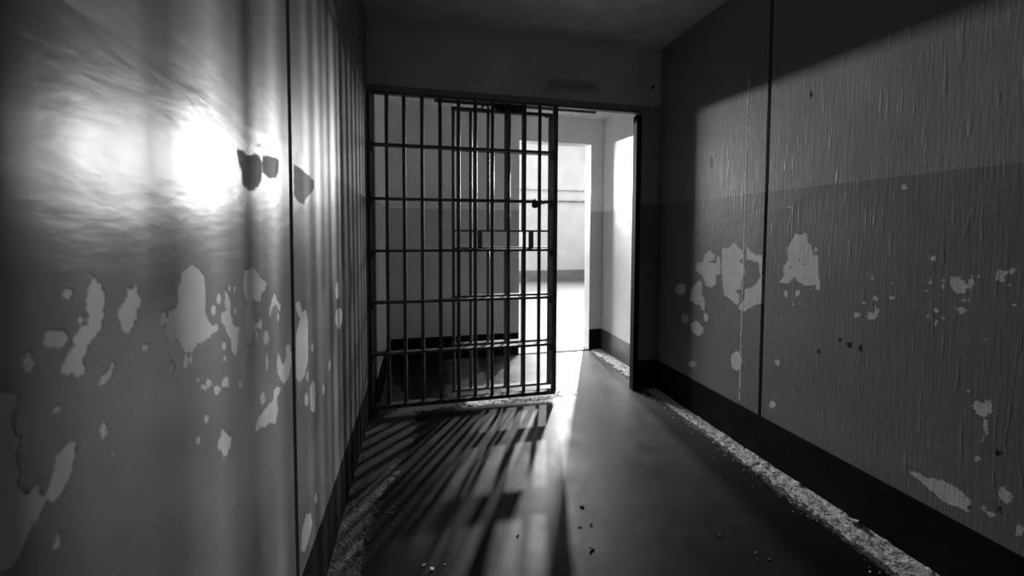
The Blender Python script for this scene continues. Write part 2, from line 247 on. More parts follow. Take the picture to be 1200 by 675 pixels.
class G:
    def __init__(s, nt): s.nt = nt
    def n(s, t, **k):
        x = s.nt.nodes.new(t)
        for a, b in k.items(): setattr(x, a, b)
        return x
    def l(s, a, b): s.nt.links.new(a, b)
    def val(s, sock, v):
        if hasattr(v, 'is_output'): s.l(v, sock)
        else: sock.default_value = v
    def math(s, op, a, b=0.0, c=0.0, clamp=False):
        x = s.n('ShaderNodeMath', operation=op, use_clamp=clamp)
        s.val(x.inputs[0], a); s.val(x.inputs[1], b); s.val(x.inputs[2], c)
        return x.outputs[0]
    def ramp(s, v, a, b, lo=0.0, hi=1.0, smooth=True):
        x = s.n('ShaderNodeMapRange'); x.interpolation_type = 'SMOOTHSTEP' if smooth else 'LINEAR'
        s.val(x.inputs[0], v)
        for i, q in enumerate((a, b, lo, hi)): x.inputs[i+1].default_value = q
        return x.outputs[0]
    def mix(s, f, a, b):
        x = s.n('ShaderNodeMix', data_type='FLOAT'); s.val(x.inputs[0], f); s.val(x.inputs[2], a); s.val(x.inputs[3], b)
        return x.outputs[0]
    def pos(s, scale=(1, 1, 1)):
        g = s.n('ShaderNodeTexCoord'); m = s.n('ShaderNodeMapping')
        s.l(g.outputs['Object'], m.inputs[0]); m.inputs['Scale'].default_value = scale
        return m.outputs[0]
    def noise(s, scale, detail=3.0, stretch=(1, 1, 1), rough=0.55):
        x = s.n('ShaderNodeTexNoise'); s.l(s.pos(stretch), x.inputs['Vector'])
        x.inputs['Scale'].default_value = scale; x.inputs['Detail'].default_value = detail
        x.inputs['Roughness'].default_value = rough
        return x.outputs['Fac']
    def attr(s, name):
        x = s.n('ShaderNodeAttribute'); x.attribute_name = name
        return x.outputs['Fac']
    def z(s):
        g = s.n('ShaderNodeTexCoord'); x = s.n('ShaderNodeSeparateXYZ'); s.l(g.outputs['Object'], x.inputs[0])
        return x.outputs[2]
    def grey(s, v, sock):
        x = s.n('ShaderNodeCombineColor'); 
        for i in range(3): s.l(v, x.inputs[i])
        s.l(x.outputs[0], sock)
    def bump(s, b, h, dist, strength=1.0, prev=None):
        x = s.n('ShaderNodeBump'); s.l(h, x.inputs['Height']); x.inputs['Distance'].default_value = dist
        x.inputs['Strength'].default_value = strength
        if prev is not None: s.l(prev, x.inputs['Normal'])
        if b is not None: s.l(x.outputs[0], b.inputs['Normal'])
        return x.outputs[0]

def wall_paint(name, upper, lower, bare, rough_u, rough_l, brush=(1, 30, 2.2), brush_d=0.0012, wob_d=0.004, peel=True, dado=True, drip=0.0, spec=.4, matte_c=.30, matte_s=.004, rag=1.0):
    """old gloss paint in two tones, scaling off to a pale undercoat"""
    m, nt, b = new_mat(name); g = G(nt)
    z = g.z()
    wav = g.noise(9, 2)
    line = g.math('ADD', z, g.math('MULTIPLY', g.math('SUBTRACT', wav, 0.5), 0.010))
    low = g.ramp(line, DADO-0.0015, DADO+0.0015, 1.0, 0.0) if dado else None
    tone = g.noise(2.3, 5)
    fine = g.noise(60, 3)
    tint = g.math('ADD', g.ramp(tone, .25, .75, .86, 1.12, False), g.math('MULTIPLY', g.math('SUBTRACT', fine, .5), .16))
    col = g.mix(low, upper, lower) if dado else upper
    ro = g.mix(low, rough_u, rough_l) if dado else rough_u
    col = g.math('MULTIPLY', col, tint)
    ro = g.math('ADD', ro, g.ramp(g.noise(5, 4, (1, 1, .5)), .3, .7, -.05, .08, False))
    h = g.math('MULTIPLY', g.noise(7, 3, brush), 1.0)
    n1 = g.bump(None, g.noise(3.0, 3, (1, 1, 1.8)), wob_d)
    n2 = g.bump(None, h, brush_d, 1.0, n1)
    if drip:
        d = g.ramp(g.noise(17, 2, (1, 3.0, .40)), .60, .70)
        n2 = g.bump(None, d, drip, .8, n2)
    if peel:
        nz = g.math('ADD', g.math('MULTIPLY', g.math('SUBTRACT', g.noise(95, 5, rough=.65), .5), .022*rag),
                    g.math('MULTIPLY', g.math('SUBTRACT', g.noise(25, 2), .5), .010))
        sd = g.math('ADD', g.attr('peel'), nz)
        pk = g.ramp(sd, -.0012, .0012, 1.0, 0.0)
        sm = g.math('ADD', g.attr('matte'), nz)
        mk = g.ramp(sm, -matte_s, matte_s, 1.0, 0.0)
        sc = g.ramp(g.math('ADD', g.attr('chip'), nz), -.001, .001, 1.0, 0.0)
        bt = g.math('MULTIPLY', bare, g.ramp(g.noise(14, 4), .3, .7, .88, 1.08, False))
        col = g.mix(pk, col, bt); ro = g.mix(pk, ro, .62)
        ro = g.mix(mk, ro, .75); col = g.mix(mk, col, g.math('MULTIPLY', matte_c, g.ramp(g.noise(30, 3), .3, .7, .8, 1.1, False)))
        sp = g.mix(mk, g.mix(pk, spec, spec*.6), .08); g.l(sp, b.inputs['Specular IOR Level'])
        col = g.mix(sc, col, .02)
        n2 = g.bump(None, g.math('SUBTRACT', 1.0, pk), .0016, .8, n2)
    nt.links.new(n2, b.inputs['Normal'])
    g.grey(col, b.inputs['Base Color'])
    g.val(b.inputs['Roughness'], ro)
    return m

def plain(name, c, rough, metal=0.0, bump=0.0, scale=40, var=.25, spec=.5):
    m, nt, b = new_mat(name); g = G(nt)
    v = g.math('MULTIPLY', c, g.ramp(g.noise(scale*.3, 4), .25, .75, 1-var, 1+var, False))
    g.grey(v, b.inputs['Base Color'])
    b.inputs['Roughness'].default_value = rough; b.inputs['Metallic'].default_value = metal
    b.inputs['Specular IOR Level'].default_value = spec
    if bump: g.bump(b, g.noise(scale, 3), bump)
    return m

M = {}
M['wall_l'] = wall_paint('paint_left', .22, .165, .56, .42, .31, brush=(1, 3, 10), brush_d=.00045, wob_d=.0024, spec=.25, rag=.7)
M['wall_r'] = wall_paint('paint_right', .28, .19, .60, .42, .40, brush=(1, 16, 1.2), brush_d=.0009, drip=.0005, spec=.20, rag=1.5)
M['wall_h'] = wall_paint('paint_header', .70, .36, .40, .40, .38, brush=(9, 1, 3), brush_d=.0010, matte_c=.42, matte_s=.025)
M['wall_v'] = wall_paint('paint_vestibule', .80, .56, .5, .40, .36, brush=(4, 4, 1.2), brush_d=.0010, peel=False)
M['wall_s'] = wall_paint('paint_stub', .40, .22, .5, .40, .36, brush=(6, 6, 1.2), brush_d=.0010, peel=False)
M['wall_c'] = wall_paint('paint_corridor', .27, .27, .5, .5, .5, brush=(4, 4, 1.2), peel=False, dado=False)
M['ceil'] = plain('ceiling_paint', .70, .45, bump=.002, scale=20)
M['ceil_v'] = plain('vestibule_ceiling_paint', .82, .5, bump=.002, scale=20)
M['skirt'] = plain('black_skirting_paint', .009, .65, bump=.002, scale=18, var=.4, spec=.05)
M['skirt_v'] = plain('grey_skirting_paint', .07, .35, bump=.002, scale=18, var=.3)
M['steel'] = plain('black_painted_steel', .13, .50, bump=.0008, scale=90, var=.4, spec=.3)
M['steel2'] = plain('worn_dark_steel', .035, .42, metal=.3, bump=.001, scale=120, var=.4)
M['trim'] = plain('header_steel_paint', .30, .4, bump=.001, scale=30)
M['pipe'] = plain('corridor_pipe_paint', .22, .45)
M['floor_c'] = plain('corridor_floor_paint', .065, .45, bump=.001, scale=6, var=.08)
M['gap'] = plain('dark_gap', .01, .8)
M['chip'] = plain('pale_paint_chips', .55, .7, bump=.002, scale=150, var=.25)
M['stone'] = plain('grey_grit', .12, .8, bump=.002, scale=200, var=.4)
M['dark'] = plain('black_grit', .015, .7)

def floor_mat():
    m, nt, b = new_mat('worn_gloss_floor_paint'); g = G(nt)
    base = g.math('MULTIPLY', g.mix(g.math('POWER', g.attr('lit_film'), 1.6), .012, .13), g.ramp(g.noise(3, 5), .3, .7, .80, 1.15, False))  # base colour lightened where doorway light is painted in
    dirt = g.attr('dirt'); w = g.noise(38, 5, rough=.7); w2 = g.noise(9, 4)
    k = g.ramp(g.math('ADD', g.math('SUBTRACT', dirt, .5), g.math('ADD', g.math('MULTIPLY', g.math('SUBTRACT', w, .5), .9), g.math('MULTIPLY', g.math('SUBTRACT', w2, .5), .5))), -.06, .10)
    wear = g.mix(g.ramp(g.noise(120, 3), .35, .65), .05, .22)
    col = g.mix(k, base, wear)
    cr = g.ramp(g.math('ADD', g.attr('crack'), g.math('MULTIPLY', g.math('SUBTRACT', g.noise(60, 2), .5), .008)), .0015, .005, 1.0, 0.0)
    col = g.mix(cr, col, .015)
    g.grey(col, b.inputs['Base Color'])
    ro = g.mix(k, g.ramp(g.noise(6, 5), .3, .7, .36, .48, False), .85)
    b.inputs['Specular IOR Level'].default_value = .17
    g.val(b.inputs['Roughness'], ro)
    n1 = g.bump(None, g.noise(4, 2), .003)
    n2 = g.bump(None, g.noise(140, 2), .0004, 1.0, n1)
    n3 = g.bump(None, g.math('MULTIPLY', k, g.noise(70, 4, rough=.7)), .010, 1.0, n2)
    n4 = g.bump(b, cr, .003, -1.0, n3)
    return m
M['floor'] = floor_mat()

def dust_mat():
    m, nt, b = new_mat('plaster_dust'); g = G(nt)
    g.grey(g.ramp(g.noise(55, 5, rough=.7), .28, .60, .22, .85, False), b.inputs['Base Color'])
    b.inputs['Roughness'].default_value = .9; b.inputs['Specular IOR Level'].default_value = .1
    g.bump(b, g.noise(90, 5, rough=.75), .008)
    return m
M['dust'] = dust_mat()

# ------------------------------------------------------------------ signed distance of traced wear
def sdf(polys, P, Q, far=.06):
    """P,Q: 2-D coordinate grids -> signed distance to the union of polygons (negative inside)"""
    D = np.full(P.shape, far)
    for poly in polys:
        a = np.array(poly, float)
        lo = a.min(0)-far; hi = a.max(0)+far
        m = (P >= lo[0]) & (P <= hi[0]) & (Q >= lo[1]) & (Q <= hi[1])
        if not m.any(): continue
        x = P[m]; y = Q[m]
        d2 = np.full(x.shape, 1e9); ins = np.zeros(x.shape, bool)
        for i in range(len(a)):
            p = a[i]; q = a[(i+1) % len(a)]; e = q-p; L = max(e@e, 1e-12)
            t = np.clip(((x-p[0])*e[0]+(y-p[1])*e[1])/L, 0, 1)
            d2 = np.minimum(d2, (x-p[0]-t*e[0])**2+(y-p[1]-t*e[1])**2)
            c = ((p[1] > y) != (q[1] > y))
            with np.errstate(divide='ignore', invalid='ignore'):
                xi = (q[0]-p[0])*(y-p[1])/(q[1]-p[1]+1e-15)+p[0]
            ins ^= c & (x < xi)
        d = np.sqrt(d2); d[ins] *= -1
        D[m] = np.minimum(D[m], d)
    return D

def grid_mesh(name, U, V, place, attrs, depth_vec, mat, flip=False):
    """front face = grid over U x V placed by place(u,v) ; closed behind by a slab of depth_vec"""
    nu, nv = len(U), len(V)
    UU, VV = np.meshgrid(U, V, indexing='ij')
    co = place(UU, VV).reshape(-1, 3)
    idx = np.arange(nu*nv).reshape(nu, nv)
    q = np.stack([idx[:-1, :-1], idx[1:, :-1], idx[1:, 1:], idx[:-1, 1:]], -1).reshape(-1, 4)
    c = [idx[0, 0], idx[-1, 0], idx[-1, -1], idx[0, -1]]
    back = co[c] + np.array(depth_vec)
    n0 = len(co)
    ext = [[n0, n0+3, n0+2, n0+1]]
    sides = [[c[i], n0+i, n0+(i+1) % 4, c[(i+1) % 4]] for i in range(4)]
    co = np.vstack([co, back])
    F = np.vstack([q, np.array(ext+sides)])
    if flip: F = F[:, ::-1]
    me = bpy.data.meshes.new(name)
    me.from_pydata(co.tolist(), [], F.tolist())
    for k, arr in attrs(UU, VV).items():
        a = me.attributes.new(k, 'FLOAT', 'POINT')
        a.data.foreach_set('value', np.concatenate([arr.reshape(-1), np.full(4, arr.max())]).astype(np.float32))
    me.update()
    o = link(name, me, mat)
    return tag(o, kind='structure')

def axis(segs):
    """segs: (start, stop, step)..."""
    out = []
    for a, b, s in segs:
        n = max(1, int(round((b-a)/s))); out += list(np.linspace(a, b, n+1))[:-1]
    out.append(segs[-1][1]); return np.array(out)

def wall_attrs(peel, matte, chip, hole=()):
    def f(U, V):
        p = sdf(peel, U, V)
        if len(hole): p = np.maximum(p, -sdf(hole, U, V))
        return {'peel': p, 'matte': sdf(matte, U, V) if len(matte) else np.full(U.shape, .06),
                'chip': sdf(chip, U, V) if len(chip) else np.full(U.shape, .06)}
    return f

# ------------------------------------------------------------------ the cell
# left wall: two steel panels with an open seam between them
g0, g1 = SEAM_L-.012, SEAM_L+.014
U = axis([(YB, .25, .1), (.25, .9, .004), (.9, g0-.001, .006), (g0-.001, g0, .001), (g0, g1, .004), (g1, g1+.001, .001), (g1+.001, YF, .007)])
V = axis([(0, .25, .02), (.25, 1.46, .0055), (1.46, ZC, .05)])
def place_left(u, v):
    x = np.full(u.shape, XL); x[(u > g0-1e-6) & (u < g1+1e-6)] -= .030
    x = x + .0035*np.cos(np.pi*np.clip((u-.25)/.65, 0, 1))*np.clip((1.5-u)/.6, 0, 1)    # slight bow added to shift the highlight along the wall
    x = x + .0008*np.sin(v*3.1+u*2.2) + .0005*np.sin(u*9+v*2)
    return np.stack([x, u, v], -1)
grid_mesh('wall_left', U, V, place_left, wall_attrs(PEEL_LEFT, MATTE_LEFT, []), (-.1, 0, 0), M['wall_l'])

# right wall: two panels with an open seam
# raised panel edge beyond the seam: a low bead, its bright line painted pale
h0, h1, h2 = SEAM_R, SEAM_R+.020, 1.912
U = axis([(YB, .70, .1), (.70, h0-.001, .006), (h0-.001, h0, .001), (h0, h1, .005), (h1, h1+.001, .001), (h1+.001, h2-.006, .006), (h2-.006, h2+.006, .002), (h2+.006, YF, .006)])
V = axis([(0, .25, .02), (.25, 1.46, .0055), (1.46, 1.6, .02), (1.6, 2.06, .006), (2.06, ZC, .05)])
def place_right(u, v):
    x = np.full(u.shape, XR)
    x[(u > h0-1e-6) & (u < h1+1e-6)] += .030
    x -= .0010*np.clip(1-np.abs(u-h2)/.0055, 0, 1)*(v > .24)
    x = x + .0020*np.sin(v*2.7+u*1.7)
    return np.stack([x, u, v], -1)
grid_mesh('wall_right', U, V, place_right, wall_attrs(PEEL_RIGHT + [[(h2-.002, z), (h2+.004, z), (h2+.004, z+.30), (h2-.002, z+.30)] for z in (.24, .50, .78, 1.06, 1.34, 1.62, 1.76)], [], CHIP_RIGHT, HOLE_RIGHT), (.1, 0, 0), M['wall_r'], flip=True)  # pale strips along the bead paint in its lit edge

# front wall: header over the whole width, and the stub beside the opening
def solid(name, lo, hi, mat, kind='structure', bev=0.0):
    bm = bmesh.new(); box(bm, lo, hi, bev)
    return tag(obj(name, bm, mat), kind=kind)

U = axis([(XL, XR, .012)]); V = axis([(ZH, ZC, .012)])
grid_mesh('wall_front', U, V, lambda u, v: np.stack([u, np.full(u.shape, YF), v], -1),
          wall_attrs([], STAIN_HEADER, []), (0, HT, 0), M['wall_h'])
solid('wall_front_stub', (XJ, YF+.002, 0), (XR+.1, YF+HT, ZH), M['wall_s'])
solid('wall_back', (XL-.1, YB-.1, 0), (XR+.1, YB, ZC), M['ceil_v'])
solid('ceiling', (XL-.1, YB-.1, ZC), (XR+.1, YF+HT, ZC+.1), M['ceil'])

# floor of cell and vestibule in one
FX = axis([(-.5, 1.95, .0125)]); FY = axis([(YB, .7, .1), (.7, VY, .0125)])
CRACK = [(.753, 2.337), (.71, 2.049), (.696, 1.816), (.678, 1.658), (.679, 1.519), (.655, 1.384), (.656, 1.246)]
def floor_attrs(U, V):
    d = np.full(U.shape, .06)
    for p, q in zip(CRACK[:-1], CRACK[1:]):
        p = np.array(p); q = np.array(q); e = q-p; t = np.clip(((U-p[0])*e[0]+(V-p[1])*e[1])/(e@e), 0, 1)
        d = np.minimum(d, np.hypot(U-p[0]-t*e[0], V-p[1]-t*e[1]))
    def band(c, w): return np.clip(1-np.abs(c)/w, 0, 1)
    dirt = np.zeros(U.shape)
    right = np.clip((U-1.60)/.10, 0, 1)*np.where(V < 2.9, 1, .9)
    wide = .05*np.clip((2.4-V)/1.2, 0, 1)
    dirt = np.maximum(dirt, np.clip((U-(1.60-wide))/.12, 0, 1))
    left = np.clip((-.02+.10*np.sin(V*3)-U)/.16, 0, 1)*np.where(V < 2.75, 1, .8)*.75
    dirt = np.maximum(dirt, left)
    sill = band(V-(YF+.05), .13)*np.clip((1.02-U)/.1, 0, 1)*.95
    dirt = np.maximum(dirt, sill)
    beh = np.clip((V-2.75)/.1, 0, 1)*np.clip((.66-U)/.2, 0, 1)*np.clip((U+.05)/.4, .35, 1)*.75
    dirt = np.maximum(dirt, beh)
    lit_film = np.clip((V-1.1)/1.8, 0, 1)*np.clip((U-.42)/.45, 0, 1)  # pale floor film, shaped to paint in the doorway's light pool and strips
    return {'crack': d, 'dirt': dirt, 'lit_film': lit_film}
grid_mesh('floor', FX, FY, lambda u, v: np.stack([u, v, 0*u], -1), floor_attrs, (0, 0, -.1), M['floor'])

# skirtings painted / fixed along the foot of the walls
def skirt(name, lo, hi, mat): solid(name, lo, hi, mat, bev=.0015)
skirt('baseboard_left', (XL-.004, YB, 0), (XL+.003, YF-.03, .232), M['skirt'])
skirt('baseboard_right', (XR-.008, YB, 0), (XR+.004, YF+.004, .226), M['skirt'])
skirt('baseboard_front', (XJ+.012, YF-.004, 0), (XR-.006, YF+.006, .226), M['skirt'])

# steel angle under the header, and the jamb post of the opening
bm = bmesh.new(); box(bm, (XL+.004, YF-.008, ZH+.001), (XR-.004, YF+.004, ZH+.036), .002)
box(bm, (XL+.004, YF-.008, ZH-.012), (XJ+.03, YF+.05, ZH+.002), .001)
tag(obj('trim_1', bm, M['trim']), kind='structure')
bm = bmesh.new(); box(bm, (XL+.012, YF-.012, ZH-.018), (XJ+.01, YF+.03, ZH-.004), .002)
tag(obj('trim_2', bm, M['steel']), kind='structure')
bm = bmesh.new()
box(bm, (XJ-.022, YF-.010, 0), (XJ+.014, YF+.006, ZH-.03), .002)
box(bm, (XJ-.016, YF+.004, 0), (XJ+.004, YF+HT+.004, ZH-.03), .002)
box(bm, (XJ+.002, YF-.018, 0), (XJ+.014, YF-.008, ZH-.03), .002)
tag(obj('door_frame_jamb', bm, M['skirt']), kind='structure')

# ------------------------------------------------------------------ vestibule
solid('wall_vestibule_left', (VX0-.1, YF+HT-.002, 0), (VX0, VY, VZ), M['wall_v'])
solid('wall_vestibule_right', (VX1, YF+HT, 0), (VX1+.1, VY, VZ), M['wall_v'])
bm = bmesh.new()
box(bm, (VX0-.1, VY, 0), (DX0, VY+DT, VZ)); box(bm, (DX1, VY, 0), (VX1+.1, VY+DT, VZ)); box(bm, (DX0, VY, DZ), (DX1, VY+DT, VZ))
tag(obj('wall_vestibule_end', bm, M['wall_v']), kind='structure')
solid('ceiling_vestibule', (VX0-.1, YF+HT, VZ), (VX1+.1, VY+DT, VZ+.1), M['ceil_v'])
skirt('baseboard_vestibule_left', (VX0-.004, YF+.02, 0), (VX0+.005, VY, .220), M['skirt'])
skirt('baseboard_vestibule_right', (VX1-.005, YF+HT, 0), (VX1+.004, VY, .214), M['skirt_v'])
bm = bmesh.new(); box(bm, (VX0, VY-.005, 0), (DX0-.002, VY+.004, .220)); box(bm, (DX1+.002, VY-.005, 0), (VX1, VY+.004, .214))
tag(obj('baseboard_vestibule_end', bm, M['skirt']), kind='structure')
solid('trim_threshold', (DX0, VY-.012, -.005), (DX1, VY+.022, .006), M['gap'])

# ------------------------------------------------------------------ corridor beyond
CX0, CX1, CZ = -5.0, 9.0, 5.0
solid('floor_corridor', (CX0, VY, -.1), (CX1, CY+.1, -.001), M['floor_c'])
solid('wall_corridor_far', (CX0, CY, 0), (CX1, CY+.1, CZ), M['wall_c'])
solid('wall_corridor_left', (CX0-.1, VY+DT, 0), (CX0, CY, CZ), M['wall_c'])
solid('wall_corridor_right', (CX1, VY+DT, 0), (CX1+.1, CY, CZ), M['wall_c'])
solid('ceiling_corridor', (CX0, VY+DT, CZ), (CX1, CY, CZ+.1), M['wall_c'])
bm = bmesh.new()
box(bm, (CX0, VY+DT-.02, 0), (VX0-.1, VY+DT, CZ)); box(bm, (VX1+.1, VY+DT-.02, 0), (CX1, VY+DT, CZ)); box(bm, (VX0-.1, VY+DT-.02, VZ+.1), (VX1+.1, VY+DT, CZ))
tag(obj('wall_corridor_near', bm, M['wall_c']), kind='structure')
skirt('baseboard_corridor', (CX0, CY-.01, 0), (CX1, CY+.004, .271), M['skirt_v'])
for k, (zz, rr, lab) in enumerate(((2.262, .014, 'thin upper pipe along the bright corridor wall beyond the doorway'), (2.010, .026, 'thicker lower pipe along the bright corridor wall beyond the doorway'))):
    p = empty('wall_pipe', (CX0, CY-.05, zz)); tag(p, lab, 'pipe', 'pipes on the corridor wall')
    bm = bmesh.new(); rod(bm, (0, 0, 0), (CX1-CX0, 0, 0), rr, 12); obj('pipe_run', bm, M['pipe'], p)
    for j in range(4):
        bm = bmesh.new(); xx = 7.2+j*.55
        box(bm, (xx-.012, -rr-.006, -rr-.012), (xx+.012, .055, rr+.006), .002); obj('bracket', bm, M['pipe'], p)

# ------------------------------------------------------------------ the fixed grille
AX = [-.316, -.208, -.1, .015, .132, .254, .368, .486, .600, .714, .823]
RZ = [1.764, 1.418, 1.079, .741, .401, .050]
Z0, Z1 = .050, ZH-.020
gr = empty('barred_grille', (0, YF, 0))
tag(gr, 'fixed black steel cell grille of round bars filling the left of the opening', 'grille', kind='thing')
for x in AX[1:]:
    bm = bmesh.new(); rod(bm, (x, 0, Z0), (x, 0, Z1), .0125, 14, wob=.03); obj('bar', bm, M['steel'], gr, True)
for i, z in enumerate(RZ):
    bm = bmesh.new(); t = .0085 if i < 5 else .013
    box(bm, (AX[0]-.004, -.026, z-t), (.945, .026, z+t), .002); obj('rail', bm, M['steel'], gr)
bm = bmesh.new(); box(bm, (AX[0]-.009, -.020, .02), (AX[0]+.007, .020, Z1), .002); obj('stile', bm, M['steel'], gr)
bm = bmesh.new(); box(bm, (.921, -.020, .055), (.953, .012, Z1), .003); obj('stile', bm, M['steel'], gr)
for z in RZ[:5]:
    for x0, x1 in ((AX[0]-.010, AX[0]+.022), (.895, .925)):
        bm = bmesh.new(); box(bm, (x0, -.028, z-.045), (x1, .004, z-.004), .003); obj('bracket', bm, M['steel'], gr)

# ------------------------------------------------------------------ the sliding door behind it
BX = [.226, .346, .470, .597, .724, .849]
BY = .082
sl = empty('sliding_barred_door', (0, YF+BY, 0))
tag(sl, 'black barred sliding door slid open behind the grille with a food slot', 'door', kind='thing')
SZ0, SZ1 = 1.098, 1.213
BT = 2.062
for i, x in enumerate(BX):
    if i in (2, 3, 4) :
        spans = ((.085, SZ0), (SZ1, BT)) if i != 4 else ((.085, SZ0), (SZ1, BT))
    else: spans = ((.085, BT),)
    bm = bmesh.new()
    for a, b in spans: rod(bm, (x, 0, a), (x, 0, b), .0115, 14, wob=.03)
    obj('bar', bm, M['steel'], sl, True)
for z in [r+.010 for r in RZ[:5]] + [.085]:
    bm = bmesh.new(); box(bm, (BX[0]-.012, -.026, z-.008), (.955, .026, z+.008), .002); obj('rail', bm, M['steel'], sl)
bm = bmesh.new(); box(bm, (BX[0]-.014, -.018, BT-.022), (.955, .018, BT), .002); obj('top_rail', bm, M['steel'], sl)
bm = bmesh.new(); box(bm, (.917, -.016, .075), (.951, .020, BT), .003); obj('stile', bm, M['steel'], sl)
bm = bmesh.new(); box(bm, (BX[0]-.012, -.022, SZ1-.007), (.955, .022, SZ1+.007), .002); obj('slot_rail', bm, M['steel'], sl)
for x in (.412, .786):
    bm = bmesh.new(); box(bm, (x-.016, -.014, SZ0-.006), (x+.016, .014, SZ1+.004), .002); obj('slot_upright', bm, M['steel'], sl)
bm = bmesh.new(); box(bm, (.945, -.010, .779), (.985, .010, .795), .002); obj('handle', bm, M['steel'], sl)
bm = bmesh.new(); box(bm, (.945, -.012, 1.415), (.982, .012, 1.435), .002); obj('stop_lug', bm, M['steel'], sl)
# lock case on the end bar
lk = bmesh.new()
box(lk, (.800, -.030, 1.408), (.885, .030, 1.436), .006); obj('lock_case', lk, M['steel2'], sl)
# trolley hanger on top
bm = bmesh.new()
pts = [(.505+.24*t, BT+.012-.030*math.sin(math.pi*t)) for t in [i/14 for i in range(15)]]
for (xa, za), (xb, zb) in zip(pts[:-1], pts[1:]):
    vs = [bm.verts.new((x, y, z)) for x, z0_, z1_ in ((xa, za, BT+.045), (xb, zb, BT+.045)) for y in (-.02, .0) for z in (z0_, z1_)]
    bmesh.ops.convex_hull(bm, input=vs)
hg = obj('trolley_hanger', bm, M['steel2'], sl)
for x in (.545, .700):
    bm = bmesh.new(); rod(bm, (x, -.034, BT+.03), (x, .012, BT+.03), .030, 20); rod(bm, (x, -.040, BT+.03), (x, -.030, BT+.03), .010, 10); w = obj('wheel', bm, M['steel2'], hg)
bm = bmesh.new(); tube(bm, [(.425, 0, BT-.004), (.425, -.01, BT+.014), (.440, -.012, BT+.026), (.462, -.012, BT+.024), (.470, -.012, BT+.006), (.462, -.01, BT-.012)], .007, 8)
obj('latch_hook', bm, M['steel2'], sl)
bm = bmesh.new(); tube(bm, [(.905, 0, BT-.02), (.895, -.015, BT-.03), (.880, -.02, BT-.024), (.875, -.02, BT-.006)], .006, 8)
obj('latch_hook', bm, M['steel2'], sl)

# padlock hanging from the rail
pk = empty('padlock', (.781, YF-.035, 1.392)); tag(pk, 'small dark padlock hanging from the grille rail beside the lock', 'padlock')
bm = bmesh.new(); bmesh.ops.create_uvsphere(bm, u_segments=20, v_segments=12, radius=1.0)
for v in bm.verts: v.co = Vector((v.co.x*.025, v.co.y*.012, v.co.z*.021))
obj('lock_body', bm, M['steel2'], pk, True)
bm = bmesh.new(); tube(bm, [(-.012+.0, 0, .012)] + [(.012*-math.cos(a), .008*math.sin(a), .026+.014*math.sin(a)) for a in [math.pi*i/8 for i in range(9)]] + [(.012, 0, .012)], .0035, 8)
obj('shackle', bm, M['steel2'], pk)

# loose wire over the hanger
w = bmesh.new(); tube(w, [(.638, YF+BY+.03, 2.06), (.640, YF+BY+.032, 1.98), (.637, YF+BY+.031, 1.90), (.640, YF+BY+.03, 1.865)], .0022, 6)
tag(obj('hanging_wire', w, M['steel2']), 'thin dark wire hanging down below the sliding door hanger', 'wire')
# overhead track on the vestibule ceiling
tr = empty('door_track', (0, YF+BY+.045, 0)); tag(tr, 'slim dark overhead track above the open doorway gap', 'track')
bm = bmesh.new(); box(bm, (.10, -.010, ZH-.004), (1.30, .010, ZH+.010), .001); obj('track_rail', bm, M['steel2'], tr)
for x in (.16, .70, 1.24):
    bm = bmesh.new(); box(bm, (x-.012, .008, ZH), (x+.012, .013, VZ+.002)); obj('strap', bm, M['steel2'], tr)
bm = bmesh.new(); bmesh.ops.create_uvsphere(bm, u_segments=12, v_segments=8, radius=.012)
for v in bm.verts: v.co = Vector((v.co.x+1.700, v.co.y*.5+YF-.002, v.co.z+2.290))
tag(obj('bolt', bm, M['dark'], None, True), 'black bolt head on the header near the right corner', 'bolt')

# ------------------------------------------------------------------ loose dirt
def flake_bm(bm, c, r, thick, curl=0.0, n=7, rot=None):
    a0 = random.uniform(0, 6.28) if rot is None else rot
    top = []; bot = []
    tl = Vector((random.uniform(-.5, .5), random.uniform(-.5, .5), 1)).normalized()
    R = Vector((0, 0, 1)).rotation_difference(tl).to_matrix()
    for i in range(n):
        a = a0+2*math.pi*i/n; q = r*random.uniform(.55, 1.15)
        p = R @ Vector((q*math.cos(a), q*math.sin(a)*.75, curl*(math.cos(a)**2)))
        top.append(p); bot.append(p-Vector((0, 0, thick)))
    zmin = min(p.z for p in bot); off = Vector(c)-Vector((0, 0, zmin))
    T = [bm.verts.new(p+off) for p in top]; B = [bm.verts.new(p+off) for p in bot]
    ct = bm.verts.new(off+Vector((0, 0, curl*.1))); cb = bm.verts.new(off+Vector((0, 0, curl*.1-thick)))
    for i in range(n):
        j = (i+1) % n
        bm.faces.new((ct, T[i], T[j])); bm.faces.new((cb, B[j], B[i])); bm.faces.new((T[i], B[i], B[j], T[j]))

